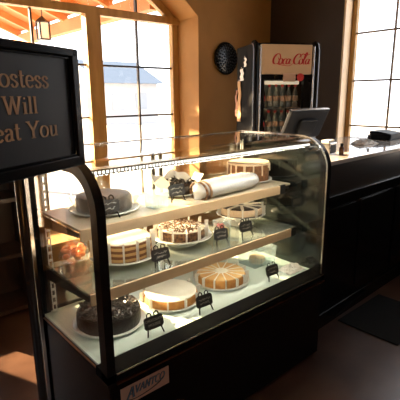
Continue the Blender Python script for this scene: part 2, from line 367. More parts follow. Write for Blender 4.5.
# ------------------------------------------------------------------ display case
XL,XR=.67,2.15
YF,YB=1.315,1.985
dc=thing('bakery_display_case','black bakery display case with curved front glass and three levels of cakes','display case',(0,0,0))
def cprof(off,zb=.545,n=14):
    """side outline of the curved glass: up the front, round, back along the top"""
    P=[(YF+off,zb),(YF+off,.9),(YF+off,1.19)]
    cx,cz,rx,rz=1.515,1.19,.20-off,.185-off
    for i in range(1,n+1):
        a=PI-(PI/2)*i/n; P.append((cx+rx*math.cos(a),cz+rz*math.sin(a)))
    P.append((YB,1.375-off)); return P
# base
mb=MB()
mb.box(XL+.01,XR-.01,YF+.012,YB,.50,.545)                                # deck carrier
mb.prism([(YF+.012,.02),(YF+.012,.50),(YB,.50),(YB,.02)],lambda y,z:(XL+.01,y,z),lambda y,z:(XR-.01,y,z))
mb.box(XL+.03,XR-.03,YF+.03,YB-.02,0,.02)
mb.build('base_cabinet',M['blackg'],dc)
mb=MB(); mb.prism([(YF,.515),(YF,.548),(1.405,.560),(1.41,.545),(1.41,.515)],lambda y,z:(XL+.0,y,z),lambda y,z:(XR,y,z)); mb.build('front_sill',M['fridge'],dc)
MB().box(XL+.04,XR-.02,YF-.006,YF,.546,.551).build('lower_glass_trim',M['chrome'],dc)
MB().box(XL+.04,XR,YF-.003,YF+.012,.500,.507).build('copper_trim_line',M['brass'],dc)
MB().box(XL+.004,XL+.012,YF+.02,YB,.537,.543).build('side_trim_line',M['brass'],dc)
MB().box(XL+.012,XR-.012,1.41,YB-.01,.546,.558).build('deck',M['deck'],dc)
# end frames
for x0,x1 in ((XL,XL+.036),(XR-.036,XR)):
    MB().band(cprof(0,.50),cprof(.048,.50),x0,x1).build('end_frame',M['black'],dc,True)
xr=XR-.036
MB().band(cprof(-.003,.56),cprof(.006,.56),xr-.006,xr-.001).build('glass_edge_trim',M['chrome'],dc,True)
MB().band(cprof(.004),cprof(.010),XL+.036,XR-.042).build('curved_front_glass',M['glass'],dc,True)
# side glass left, dark inner panel right
def sidepoly(off): return cprof(off,.545)+[(YB,.545)]
MB().prism(sidepoly(.03),lambda y,z:(XL+.014,y,z),lambda y,z:(XL+.019,y,z)).build('side_glass',M['glass'],dc)
MB().prism(sidepoly(.03),lambda y,z:(XR-.022,y,z),lambda y,z:(XR-.004,y,z)).build('end_panel',M['tint'],dc)
# rear posts, rear doors
for x0,x1 in ((XL-.0,XL+.045),(XR-.045,XR)): MB().box(x0,x1,YB-.03,YB+.02,.0,1.375,.003).build('rear_post',M['black'],dc)
MB().box(XL+.045,XR-.045,YB-.006,YB+.006,1.362,1.374).build('rear_top_rail',M['chrome'],dc)
for k,(x0,x1,y) in enumerate(((XL+.05,1.44,YB-.012),(1.38,XR-.05,YB+.006))):
    o=MB().box(x0,x1,y,y+.004,.57,1.33).build('sliding_door',M['glass'],dc)
    mb=MB(); mb.box(x0,x0+.02,y-.003,y+.007,.56,1.335); mb.box(x1-.02,x1,y-.003,y+.007,.56,1.335); mb.box(x0,x1,y-.003,y+.007,.555,.575); mb.build('door_frame',M['blackm'],o)
# slotted shelf standards
for x in (XL+.062,XR-.075):
    for y in (1.945,):
        mb=MB()
        mb.box(x-.011,x-.007,y-.003,y+.003,.56,1.32); mb.box(x+.007,x+.011,y-.003,y+.003,.56,1.32)
        z=.56
        while z<1.30: mb.box(x-.007,x+.007,y-.003,y+.003,z,z+.012); z+=.038
        mb.build('slotted_standard',M['plate'],dc)
# shelves
def shelf(z,y0,x0,x1,m,th):
    s=MB().box(x0,XR-.05,y0+.012,1.955,z-th,z,.001).build('shelf',m,dc)
    MB().box(x0,x1,y0,y0+.012,z-.050,z,.002).build('shelf_rail',M['rail'],s)
    MB().box(x1,x1+.05,y0,y0+.014,z-.052,z+.002,.002).build('rail_end_cap',M['blackm'],s)
    lm=MB().box(x0+.02,x1-.02,y0+.016,y0+.034,z-th-.014,z-th-.001).build('shelf_lamp',M['blackm'],s)
    for x in (x0-.004,XR-.07):
        MB().prism([(y0+.01,z-th-.002),(1.95,z-th-.002),(1.95,z-.075),(y0+.01,z-.032)],lambda y,zz:(x-.004,y,zz),lambda y,zz:(x+.004,y,zz)).build('bracket',M['blackm'],s)
    return s
SZ1,SZ2,DZ=1.08,.815,.558
shelf(SZ1,1.548,XL+.045,1.99,M['shelf'],.012)
shelf(SZ2,1.495,XL+.045,2.045,M['sglass'],.008)
for z,y0,x1,th in ((SZ1,1.548,1.99,.012),(SZ2,1.495,2.045,.008)): MB().box(XL+.07,x1-.03,y0+.019,y0+.031,z-th-.0155,z-th-.0142).build('shelf_led_strip',M['led2'],dc)
# light bar with led emitters
lb=MB().box(XL+.04,XR-.045,1.435,1.495,1.314,1.338,.002).build('light_bar',M['chrome'],dc)
mb=MB()
x=XL+.06
while x<XR-.06: mb.box(x,x+.009,1.455,1.475,1.310,1.3145); x+=.021
mb.build('led_strip',M['led'],lb)
mb=MB(); x=XL+.05
while x<XR-.06: mb.box(x,x+.0075,1.4325,1.4352,1.321,1.331); x+=.0165
mb.build('led_beads',M['bead'],lb)
# maker's badge on the front
bd=MB().box(.728,.968,YF+.008,YF+.0125,.378,.462,.001).build('maker_badge',M['label'],dc); bd['label']='pinkish maker badge with dark lettering'
f=lambda x,z,dd:(x,YF+.0082-dd,z)
mb=MB(); word(mb,'AVANTCO',f,.034,.92,.10,.22,.752,.415,.25,0,1.45); mb.build('badge_lettering',M['ink'],bd)
mb=MB(); word(mb,'AVANTCO',lambda x,z,dd:(x,YF+.0072-dd,z),.034,.92,.03,.09,.752,.415,.25,0,1.45); mb.build('badge_lettering_fill',M['blue'],bd)
mb=MB(); pen(mb,spl([(.745,.404),(.79,.392),(.85,.394),(.90,.404),(.93,.418),(.945,.432)],8),.004,.014,f,.0012,0,True); mb.build('badge_swash',M['ink'],bd)

# ------------------------------------------------------------------ cakes and plates
def plate(x,y,z,r,label,foot=.0,group='cake plates in the display case'):
    t=thing('cake_plate',label,'plate',(x,y,z),0,group)
    h=.012+foot
    if foot: MB().lathe([(0,0),(r*.55,0),(r*.5,.006),(r*.22,.012),(r*.2,foot),(r*.3,foot+.004),(0,foot+.004)],n=36).build('foot',M['plate'],t,True)
    pf=[(0,foot+.0),(r*.62,foot),(r*.95,foot+.009),(r,foot+.014),(r*.985,foot+.017),(r*.90,foot+.0125),(r*.6,foot+.006),(0,foot+.006)]
    MB().lathe(pf,n=56).build('dish',M['plate'],t,True)
    return t,z+foot+.0065
def dividers(t,r,h,n,a0=0,over=.02,ext=.02):
    for k in range(n):
        a=a0+2*PI*k/n; Mx=Matrix.Rotation(a,4,'Z')
        b=MB(); b.box(.012,r+ext,-.0007,.0007,.001,h+over*.2)
        b.box(r-.002,r+ext,-.0007,.0007,.001,h+over)
        # folded flap over the rim
        b.box(r+.001,r+.003,-.0045,.0045,.001,h+over*.6)
        for v in b.bm.verts: v.co=Mx@v.co
        b.build('paper_divider',M['paper'],t)
def cake(x,y,z,label,r,h,side,top,topname,n=0,a0=0,over=.02,rot=0,group=None):
    t=thing('round_cake',label,'cake',(x,y,z),rot,group)
    rn=random.Random(int(x*1000))
    ph=[rn.uniform(0,6) for _ in range(3)]
    wob=lambda a,rr,zz:1+.006*math.sin(5*a+ph[0])+.004*math.sin(11*a+ph[1]+zz*60)
    MB().lathe([(0,0),(r*.98,0),(r,.006),(r*1.005,h*.5),(r*.995,h-.006),(r*.97,h-.001),(0,h-.001)],n=72,wob=wob).build('cake_body',side,t,True)
    b=MB().lathe([(0,h-.0015),(r*.955,h-.0015),(r*.96,h+.003),(r*.90,h+.0065),(r*.5,h+.0055),(0,h+.006)],n=72,wob=wob).build(topname,top,t,True)
    if n: dividers(t,r,h,n,a0,over)
    return t
def scatter(t,r,z,n,size,m,name,seed,hmul=1):
    b=MB(); q=random.Random(seed)
    for k in range(n):
        a=q.uniform(0,2*PI); rr=r*math.sqrt(q.random()); p=Vector((rr*math.cos(a),rr*math.sin(a),z+q.uniform(0,size*.5)*hmul))
        e=Matrix.Translation(p)@Matrix.Rotation(q.uniform(0,PI),4,'Z')@Matrix.Rotation(q.uniform(-.9,.9),4,'X')@Matrix.Rotation(q.uniform(-.9,.9),4,'Y')
        s=size*q.uniform(.6,1.3)
        b.box(-s,s,-s*.35,s*.35,-s*.12,s*.12,0,e)
    o=b.build(name,m,t); o['kind']='stuff'; return o
# deck
pt,z=plate(.885,1.675,DZ,.172,'white plate under the dark chocolate cake on the lowest deck')
k=cake(.885,1.675,z,'dark chocolate cake covered in shavings, leftmost on the lowest deck',.150,.066,M['choc'],M['choc'],'icing')
scatter(k,.140,.074,420,.011,M['shav'],'chocolate_shavings',3)
pt,z=plate(1.24,1.66,DZ,.162,'white plate under the pale topped cheesecake on the lowest deck')
k=cake(1.24,1.66,z,'golden cheesecake with smooth white top, middle of the lowest deck',.142,.046,M['crust'],M['cream'],'cream_top',10,.2,.010)
pt,z=plate(1.605,1.655,DZ,.165,'white plate under the sliced golden cheesecake on the lowest deck')
k=cake(1.605,1.655,z,'golden brown cheesecake cut into white lined slices on the lowest deck',.142,.048,M['crust'],M['custard'],'baked_top',14,.1,.012)
b=MB()
for i in range(14):
    a=.1+2*PI*i/14; Mx=Matrix.Rotation(a,4,'Z'); b.box(.02,.143,-.003,.003,.052,.056,0,Mx)
b.lathe([(0,.054),(.04,.054),(.03,.060),(0,.062)],n=20)
b.build('cream_lines',M['cream'],k)
# middle shelf
pt,z=plate(1.03,1.76,SZ2,.172,'white plate under the tall layered cake on the middle shelf',.02)
k=cake(1.03,1.76,z,'tall layered cake with white paper strips on the middle shelf',.142,.088,M['layer'],M['cream'],'cream_top',14,.15,.02)
pt,z=plate(1.405,1.765,SZ2,.172,'broad white footed plate under crumb cake on the middle shelf',.03)
k=cake(1.405,1.765,z,'low chocolate crumb cake with white paper dividers on the middle shelf',.135,.05,M['crumb'],M['cream'],'cream_top',12,.05,.03)
scatter(k,.125,.056,300,.008,M['crumb'],'chocolate_crumbs',5)
pt,z=plate(1.91,1.79,SZ2,.155,'white footed plate under chocolate striped cheesecake at middle shelf end',.055)
k=cake(1.91,1.79,z,'chocolate striped cheesecake with white ribbons at the middle shelf end',.135,.052,M['icing'],M['choc'],'chocolate_top',10,.2,.012)
b=MB()
for i in range(10):
    a=.2+2*PI*i/10; Mx=Matrix.Rotation(a,4,'Z'); b.box(.02,.135,-.009,.009,.056,.062,0,Mx)
b.build('cream_stripes',M['cream'],k)
MB().lathe([(0,0),(.137,0),(.138,.012),(.0,.012)],n=60).build('dark_crust',M['choc'],k,True)
# top shelf
pt,z=plate(.95,1.775,SZ1,.165,'white plate under wrapped dark cake at the top shelf left end')
k=cake(.95,1.775,z,'dark chocolate cake in loose plastic wrap at top shelf left end',.130,.066,M['choc'],M['choc'],'icing',0)
def collar(t,r,h,m,name,amp=.012,a0=0,a1=2*PI,flare=1.12,seed=1):
    q=random.Random(seed); ph=[q.uniform(0,6) for _ in range(4)]
    w=lambda a,rr,zz:(1+(.02+amp*zz/h*4)*math.sin(7*a+ph[0])+.02*zz/h*math.sin(13*a+ph[1]))
    b=MB(); pr=[]
    for i in range(7): zz=h*i/6; pr.append((r*(1+(flare-1)*(i/6)**2),zz))
    pr2=[(p[0]+.0015,p[1]) for p in pr][::-1]
    b.lathe(pr+pr2,n=90,wob=w,a0=a0,a1=a1)
    for v in b.bm.verts:
        a=math.atan2(v.co.y,v.co.x); v.co.z*=1+.18*math.sin(5*a+ph[2])+.10*math.sin(11*a+ph[3])
    return b.build(name,m,t,True)
collar(k,.140,.085,M['wrap'],'plastic_wrap',seed=4)
pt,z=plate(1.425,1.82,SZ1,.135,'white plate under paper wrapped chocolate cake on the top shelf')
k=cake(1.425,1.82,z,'chocolate cake half wrapped in white paper on the top shelf',.105,.045,M['choc'],M['choc'],'icing',0)
scatter(k,.095,.052,60,.016,M['choc'],'chocolate_chunks',9,1.5)
collar(k,.113,.085,M['paper'],'paper_wrap',a0=R(-35),a1=R(215),flare=1.25,seed=6)
pt,z=plate(1.985,1.80,SZ1,.150,'white plate under the tall brown cake on the top shelf')
k=cake(1.985,1.80,z,'tall brown cake with cream icing drips, rightmost on the top shelf',.128,.108,M['sponge'],M['icing'],'icing',0)
b=MB()
q=random.Random(12)
for i in range(15):
    a=2*PI*i/15+q.uniform(-.1,.1); l=q.uniform(.02,.095); w=q.uniform(.005,.009)
    b.tube([(.1285*math.cos(a),.1285*math.sin(a),.108),(.131*math.cos(a),.131*math.sin(a),.108-l*.5),(.1315*math.cos(a),.1315*math.sin(a),.108-l)],[w,w*.8,w*.9],6)
b.lathe([(.13,.102),(.132,.108),(.126,.116),(.115,.113)],n=60)
b.build('icing_drips',M['icing'],k,True)
# wrapped loaf
t=thing('wrapped_loaf','long white iced loaf in cling film along the top shelf front','loaf',(1.64,1.640,SZ1),R(3)); t.scale=(1.05,1.35,1.4)
def loaf(s,n=26,L=.245):
    b=MB(); rings=[]
    for i in range(n+1):
        u=-1+2*i/n; e=(1-abs(u)**5)**.5 if abs(u)<1 else 0; e=max(e,.02); q=1+.03*math.sin(i*1.7)
        ring=[b.bm.verts.new((L*u*s,.050*e*math.cos(a)*s*q,max(0,.034*s+.036*e*math.sin(a)*s*q) if math.sin(a)>-.9 else 0)) for a in [2*PI*k/20 for k in range(20)]]
        rings.append(ring)
    for A,B in zip(rings,rings[1:]):
        for k in range(20): b.bm.faces.new((A[k],A[(k+1)%20],B[(k+1)%20],B[k]))
    b.bm.faces.new(rings[0][::-1]); b.bm.faces.new(rings[-1]); return b
loaf(.96).build('iced_body',M['cream'],t,True); loaf(1.0).build('cling_film',M['film'],t,True)
b=MB(); 
for u in (-.22,-.19): b.lathe([(.046,u),(.050,u+.004),(.050,u+.012),(.046,u+.016)],M=Matrix.Translation((0,0,.034))@Matrix.Rotation(PI/2,4,'Y'),n=24)
for v in b.bm.verts: v.co.z=max(v.co.z*.8,.002)
b.build('brown_bands',M['crumb'],t,True)
# clear tubs
def tub(name,label,x,y,z,w,dd,h,fill,cat='container',rz=0,group='clear plastic tubs in the display case'):
    t=thing(name,label,cat,(x,y,z),rz,group)
    b=MB(); b.box(-w/2,w/2,-dd/2,dd/2,0,.002,0)
    for s in (-1,1):
        b.prism([(-w/2,.0),(w/2,.0),(w/2*1.08,h),(-w/2*1.08,h)],lambda a,c:(a,s*(dd/2+c*.05),c),lambda a,c:(a,s*(dd/2+c*.05-.0015),c))
        b.prism([(-dd/2,.0),(dd/2,.0),(dd/2*1.08,h),(-dd/2*1.08,h)],lambda a,c:(s*(w/2+c*.05),a,c),lambda a,c:(s*(w/2+c*.05-.0015),a,c))
    for i in range(5): 
        u=-w/2+w*(i+.5)/5; b.box(u-.0015,u+.0015,-dd/2-.002,-dd/2,.005,h*.6)
    b.build('tub_body',M['clear'],t)
    MB().box(-w/2*1.12,w/2*1.12,-dd/2*1.12,dd/2*1.12,h,h+.008,.003).build('lid',M['clear'],t)
    if fill: fill(t)
    return t
tub('plastic_tub','empty clear plastic tub on the top shelf beside the wrapped cake',1.165,1.650,SZ1,.085,.07,.075,None)
def pastry(t):
    MB().lathe([(0,.003),(.045,.003),(.055,.02),(.05,.038),(0,.042)],n=24).build('pastry',M['custard'],t,True)
tub('plastic_tub','clear plastic tub holding a pale pastry at the deck right end',1.97,1.70,DZ,.19,.14,.10,pastry)
def fruit(t):
    MB().box(-.030,.030,-.030,.030,.003,.062,.008).build('custard_filling',M['fruit'],t)
    b=MB()
    for px,py in ((-.014,-.012),(.014,.010),(-.010,.014)): b.lathe([(0,.06),(.012,.066),(.011,.076),(0,.088)],c=(px,py,0),n=12)
    b.build('strawberries',M['strawb'],t,True)
tub('plastic_tub','clear tub of yellow fruit pudding topped with red berries',1.615,1.66,SZ2,.066,.066,.10,fruit,'dessert tub')
# bag of orange pieces
t=thing('fruit_bag','plastic bag of orange fruit pieces at the middle shelf back corner','bag',(.835,1.905,SZ2))
q=random.Random(5); 
b=MB()
for i in range(12):
    p=(q.uniform(-.05,.05),q.uniform(-.022,.022),.018+q.uniform(0,.05)); b.lathe([(0,-.016),(.014,-.009),(.018,0),(.013,.010),(0,.015)],c=p,n=10)
b.build('orange_pieces',M['orange'],t,True)
b=MB().lathe([(0,0),(.066,.003),(.076,.03),(.066,.065),(.035,.085),(.012,.098),(.03,.118),(.028,.118),(.009,.099)],n=36,wob=lambda a,r,z:1+.08*math.sin(5*a+z*40)+.05*math.sin(9*a-z*60))
for v in b.bm.verts: v.co.y*=.5
b.build('bag_film',M['wrap'],t,True)
# crumpled paper on the deck right end
def crumple(name,label,x,y,z,w,dd,h,seed,m=None,cat='paper'):
    q=random.Random(seed); b=MB(); n=14; G=[]
    for i in range(n+1):
        row=[]
        for j in range(n+1):
            u=i/n-.5; v=j/n-.5; e=max(0,1-(abs(u)*2)**4)*max(0,1-(abs(v)*2)**4)
            row.append(b.bm.verts.new((u*w+q.uniform(-.004,.004),v*dd+q.uniform(-.004,.004),.002+e*h*q.uniform(.25,1))))
        G.append(row)
    for i in range(n):
        for j in range(n): b.bm.faces.new((G[i][j],G[i+1][j],G[i+1][j+1],G[i][j+1]))
    o=b.build(name,m or M['paper'],None,loc=(x,y,z)); md=o.modifiers.new('s','SOLIDIFY'); md.thickness=.001; md.offset=1
    return tag(o,label,cat)
crumple('crumpled_paper','crumpled white paper lying at the right end of the deck',2.035,1.475,DZ,.15,.10,.035,3)

# easel signs
def easel(x,y,z,label,lines,rz=0):
    t=thing('chalkboard_sign',label,'sign',(x,y,z),rz,'small easel signs in front of the cakes'); t.scale=(1.12,1.12,1.12)
    tilt=Matrix.Translation((0,0,.028))@Matrix.Rotation(R(-14),4,'X')
    q=random.Random(int(x*999)); w,h=.088,.052
    b=MB(); n=24; P=[]
    for i in range(n):
        a=2*PI*i/n; cx=abs(math.cos(a))**.35*math.copysign(1,math.cos(a)); cy=abs(math.sin(a))**.35*math.copysign(1,math.sin(a))
        P.append((cx*w/2*q.uniform(.97,1.03),h/2+cy*h/2*q.uniform(.96,1.04)))
    b.prism(P,lambda a,c:tilt@Vector((a,-.003,c)),lambda a,c:tilt@Vector((a,.003,c))); b.build('board',M['board'],t)
    for s in (-1,1):
        b=MB(); b.tube([tilt@Vector((s*.030,0,.004)),(s*.038,-.010,.003)],.0032,8); b.build('leg',M['black'],t)
    b=MB(); b.tube([tilt@Vector((0,.003,.03)),(0,.036,.003)],.003,8); b.build('back_strut',M['black'],t)
    for s in (-.018,.016):
        b=MB(); b.tube([tilt@Vector((s-.010,0,h-.003)),tilt@Vector((s-.009,0,h+.010)),tilt@Vector((s,0,h+.015)),tilt@Vector((s+.009,0,h+.010)),tilt@Vector((s+.010,0,h-.003))],.0028,8); b.build('handle_loop',M['black'],t)
    b=MB()
    if lines:
        for s,zz,sz_ in lines:
            cu=bpy.data.curves.new('chalk','FONT'); cu.body=s; cu.size=sz_; cu.align_x='CENTER'; cu.extrude=.0004
            to=bpy.data.objects.new('chalk_lettering',cu); COL.objects.link(to)
            bpy.context.view_layer.update()
            me=bpy.data.meshes.new_from_object(to.evaluated_get(bpy.context.evaluated_depsgraph_get()))
            bpy.data.objects.remove(to); bpy.data.curves.remove(cu)
            me.transform(tilt@Matrix.Translation((0,-.0036,zz))@Matrix.Rotation(PI/2,4,'X')); b.bm.from_mesh(me); bpy.data.meshes.remove(me)
        b.build('chalk_lettering',M['chalk'],t)
    else:
        for zz,hw_ in ((.033,.032),(.016,.026)):
            P_=[(-hw_+2*hw_*i/16,zz+q.uniform(-.005,.006)) for i in range(17)]
            pen(b,spl(P_,3),.0012,.0022,lambda a,c,dd:tilt@Vector((a,-.0032-dd,c)),.0006)
        b.build('chalk_scribble',M['chalk'],t)
    return t
T1=[('CHOCOLATE',.031,.0135),('MOUSSE',.012,.015)]
SC=[('~~~~~~',.029,.016),('~~~~~',.011,.016)]
easel(.98,1.437,DZ,'small black easel sign in front of the dark chocolate deck cake',T1,R(-3))
easel(1.285,1.437,DZ,'small black easel sign between the two golden deck cheesecakes',None,R(-3))
easel(1.83,1.455,DZ,'small black easel sign in front of the deck pastry tub',None,R(-3))
easel(1.11,1.550,SZ2,'small black easel sign in front of the tall layered cake',None,R(-3))
easel(1.53,1.575,SZ2,'small black easel sign below the fruit pudding tub',None,R(-3))
easel(1.735,1.580,SZ2,'small black easel sign in front of the chocolate striped cheesecake',None,R(-3))
easel(1.30,1.660,SZ1,'small black easel sign on the top shelf before paper wrapped cake',None,R(-3))
easel(.885,1.61,SZ1,'small black easel sign on the top shelf before the left dark cake',None,R(-3))

# ------------------------------------------------------------------ counter
ct=thing('service_counter','long dark service counter with pale top running to the right window','counter',(2.19,1.45,0),R(1.8))
MB().box(0,1.95,.04,.60,0,.94).build('counter_body',M['blackg'],ct)
MB().box(0,1.95,.0,.62,.965,1.172).build('raised_fascia',M['fascia'],ct)
MB().box(0,1.95,-.012,.62,.940,.965,.004).build('ledge_moulding',M['blackg'],ct)
MB().box(-.0,1.95,-.02,.75,1.172,1.200,.004).build('countertop',M['top'],ct)
MB().box(0,1.95,.025,.04,0,.11,.004).build('toe_board',M['blackg'],ct)
for k in range(3): MB().box(.08+k*.62,.62+k*.62,.030,.042,.18,.86,.008).build('recessed_panel',M['blackg'],ct)
CT=1.2005
# pos screen
t=thing('pos_screen','black point of sale screen on a stand seen from behind','screen',(2.90,2.06,CT),R(0))
b=MB(); b.box(-.10,.10,-.07,.07,0,.012,.004); b.tube([(0,0,.012),(0,.0,.10)],[.035,.028],12); b.build('stand',M['pos'],t)
tl=Matrix.Translation((0,.02,.09))@Matrix.Rotation(R(24),4,'X')
b=MB(); b.box(-.25,.25,-.018,.014,-.02,.225,.006,tl); b.box(-.11,.11,-.042,-.018,.02,.15,.008,tl); b.build('housing',M['pos'],t)
MB().box(-.235,.235,.0142,.0150,-.005,.21,0,tl).build('display',M['blackg'],t)
MB().box(-.25,.25,-.014,.010,.2250,.2275,0,tl).build('top_edge',M['chrome'],t)
# napkin box + bottle
t=thing('napkin_dispenser','small chrome napkin box on the counter beside an amber bottle','dispenser',(2.62,1.64,CT),R(6))
MB().box(-.055,.055,-.04,.04,0,.085,.006).build('body',M['chrome'],t)
MB().box(-.040,.040,-.0425,-.0395,.012,.070,.002).build('face_plate',M['pos'],t)
MB().box(-.045,.045,-.028,.028,.084,.100,.004).build('napkins',M['sheet'],t)
t=thing('amber_bottle','tiny amber bottle with a dark cap standing on the counter','bottle',(2.655,1.555,CT))
MB().lathe([(0,0),(.014,0),(.016,.003),(.016,.048),(.012,.056),(.007,.060),(.007,.066),(0,.066)],n=24).build('body',M['amber'],t,True)
MB().lathe([(0,.060),(.010,.060),(.010,.078),(.008,.080),(0,.080)],n=20).build('cap',M['pos'],t,True)
t=thing('receipt_printer','low black printer box on the counter near the right window','printer',(3.95,1.86,CT),R(4))
b=MB(); b.box(-.14,.14,-.09,.11,0,.055,.01); b.build('housing',M['pos'],t)
MB().prism([(-.09,.055),(.11,.055),(.11,.075),(.03,.075)],lambda y,z:(-.13,y,z),lambda y,z:(.13,y,z)).build('lid',M['pos'],t)
crumple('loose_papers','loose pile of white papers on the counter beside the black printer',3.42,1.80,CT,.24,.14,.04,8,M['sheet'])
t=thing('binder_clip','small black clip lying on the loose white papers','clip',(3.46,1.78,CT+.042),R(30))
MB().box(-.035,.035,-.012,.012,0,.014,.004).build('base',M['pos'],t); MB().box(-.03,.035,-.010,.010,.014,.030,.005).build('arm',M['pos'],t)
# thin flat black rectangle on the floor before the counter
tag(MB().box(2.60,3.22,1.02,1.46,0.0,.010,.004).build('black_floor_sheet',M['mat']),'thin black rectangle lying against the foot of the counter','mat')

# ------------------------------------------------------------------ drinks fridge (rotated in the corner)
Fo=(3.18,2.43); fr=thing('drinks_fridge','tall black drinks fridge with lit cream header in the corner','fridge',(Fo[0],Fo[1],0),math.atan2(-.469,.883))
# local: x across the front, y into depth
mb=MB(); mb.box(-.31,.30,.045,.60,.06,2.05,.012); mb.box(-.28,.27,.08,.50,0,.06); 
fo=mb.bm; mb.build('cabinet',M['black'],fr)
for x in (-.300,.275):
    MB().tube([(x,.02,.10),(x,.02,1.99),(x,.035,2.035),(x,.07,2.05)],[.026]*4,12).build('corner_column',M['black'],fr,True)
for x in (-.268,.240): MB().tube([(x,.004,.12),(x,.004,2.02)],[.010]*2,10).build('bright_trim',M['chrome'],fr,True)
hd=MB().box(-.255,.222,.000,.045,1.785,2.035,.006).build('header_panel',M['panel'],fr)
mb=MB(); mb.box(-.255,-.225,.0,.045,.16,1.775); mb.box(.15,.222,.0,.045,.16,1.775); mb.box(-.225,.15,.0,.045,1.735,1.775); mb.box(-.225,.15,.0,.045,.16,.24); dr=mb.build('door',M['blackg'],fr)
MB().box(-.225,.15,.018,.024,.24,1.735).build('door_glass',M['glass'],dr)
MB().box(.165,.185,-.04,0,1.0,1.35,.006).build('handle',M['chrome'],dr)
MB().box(-.05,.068,-.002,-.0004,1.722,1.795).build('price_card',M['label'],dr)
MB().lathe([(0,0),(.035,0),(.035,.002),(0,.002)],M=Matrix.Translation((.115,-.0005,1.758))@Matrix.Rotation(PI/2,4,'X'),n=24).build('round_sticker',M['redlab'],dr)
# header script
f=lambda x,z,dd:(x,-.0004-dd,z)
mb=MB()
def scr(P,ox,oy,s=1,thin=.03,thick=.12,sp=True): pen(mb,[(ox+a*s+.0,oy+b*s) for a,b in (spl(P,8) if sp else P)],thin*s,thick*s,lambda x,y,dd:f(x+.22*(y-1.88),y,dd),.0014,0,True)
S=.088
bigC=[(.78,.62),(.70,.86),(.52,.98),(.30,.90),(.12,.62),(.08,.34),(.18,.10),(.38,0),(.60,.06),(.82,.22)]
o_=[(.26,.52),(.12,.46),(.04,.26),(.10,.06),(.24,0),(.38,.12),(.42,.32),(.34,.48),(.22,.52),(.40,.46),(.52,.40)]
c_=[(.40,.42),(.30,.52),(.14,.44),(.05,.24),(.12,.04),(.28,0),(.46,.12)]
a_=[(.38,.40),(.26,.52),(.12,.44),(.04,.22),(.12,.02),(.26,.06),(.38,.3),(.42,.5),(.38,.2),(.42,.02),(.56,.12)]
l_=[(.04,.12),(.22,.6),(.34,1.0),(.26,1.12),(.16,.9),(.10,.4),(.14,.04),(.28,.02),(.40,.14)]
x0,y0=-.160,1.870
scr(bigC,x0,y0,S,.05,.20); scr([(.55,.62),(.66,.44),(.80,.56),(.78,.74)],x0,y0,S,.04,.12)
scr(o_,x0+.058,y0,S,.04,.17); scr(c_,x0+.096,y0,S,.04,.17); scr(a_,x0+.128,y0,S,.04,.17)
scr([(.0,.28),(.22,.32)],x0+.178,y0,S,.09,.12,False)
scr(bigC,x0+.194,y0,S,.05,.20); scr([(.55,.62),(.9,.98),(1.3,.86),(1.7,1.0)],x0+.194,y0,S,.07,.12)
scr([(.10,.1),(-.3,-.16),(-.9,-.12),(-1.5,-.02),(-1.7,.08)],x0+.194,y0,S,.05,.10)
scr(o_,x0+.250,y0,S,.04,.17); scr(l_,x0+.286,y0,S,.04,.15); scr(a_,x0+.312,y0,S,.04,.17)
mb.build('header_script',M['red'],hd)
# interior is an open recess: liner, shelves, bottles
mb=MB(); mb.box(-.225,.15,.38,.385,.24,1.735); li=mb.build('liner',M['deck'],fr)
# cut the recess out of the cabinet with real walls instead of a solid
cab=[o for o in fr.children if o.name.startswith('cabinet')][0]
mb=MB(); mb.box(-.31,-.24,.045,.52,.06,2.05,.01); mb.box(.165,.30,.045,.52,.06,2.05,.01); mb.box(-.24,.165,.045,.52,1.745,2.05); mb.box(-.24,.165,.045,.52,.06,.23); mb.box(-.24,.165,.39,.52,.23,1.745); mb.box(-.28,.27,.08,.50,0,.06)
me=bpy.data.meshes.new('cabinet'); bmesh.ops.recalc_face_normals(mb.bm,faces=mb.bm.faces); mb.bm.to_mesh(me); me.materials.append(M['fridge']); cab.data=me
for z in (1.50,1.27,1.00,.70,.42):
    MB().box(-.225,.15,.06,.375,z-.012,z,.001).build('fridge_shelf',M['chrome'],fr)
lt=MB().box(-.20,.13,.055,.085,1.70,1.73).build('interior_lamp',mat('fridge_lamp',(1,1,1),.5,emit=(1,.80,.55),es=.5),fr)
fang=math.atan2(-.469,.883)
def f2w(x,y,z): c,s=math.cos(fang),math.sin(fang); return (Fo[0]+x*c-y*s,Fo[1]+x*s+y*c,z)
def bottle(label,group,lab):
    t=thing('soda_bottle',label,'bottle',(0,0,0),0,group)
    MB().lathe([(0,0),(.024,0),(.026,.01),(.025,.05),(.022,.07),(.026,.10),(.022,.13),(.011,.165),(.011,.185),(0,.185)],n=20).build('glass_body',M['cola'] if lab else M['bottle'],t,True)
    MB().lathe([(.0255,.055),(.0265,.058),(.0265,.098),(.0255,.10)],n=20).build('paper_label',M['redlab'] if lab else M['label'],t,True)
    MB().lathe([(0,.180),(.013,.180),(.013,.198),(0,.198)],n=16).build('cap',M['redlab'],t,True)
    return t
pb=bottle('dark cola bottle with red label in the fridge left column','cola bottles in the fridge',True); pc=bottle('clear drink bottle standing in the fridge right of the cola','clear bottles in the fridge',False)
used={}
rows=[(1.50,'top fridge shelf'),(1.27,'second fridge shelf'),(1.00,'third fridge shelf')]
names=['leftmost','second','third','fourth','fifth','rightmost']
for z,rn in rows:
    for i in range(6):
        src=pb if i==0 else pc
        o=src if src.name not in used else copy_tree(src); used[src.name]=1
        o.location=f2w(-.195+i*.0635,.11,z+.0005)
        o['label']=('%s dark cola bottle with red label on the %s'%(names[i],rn)) if i==0 else ('%s bottle from the left, clear, on the %s'%(names[i],rn))
        o['group']='bottles in the drinks fridge'
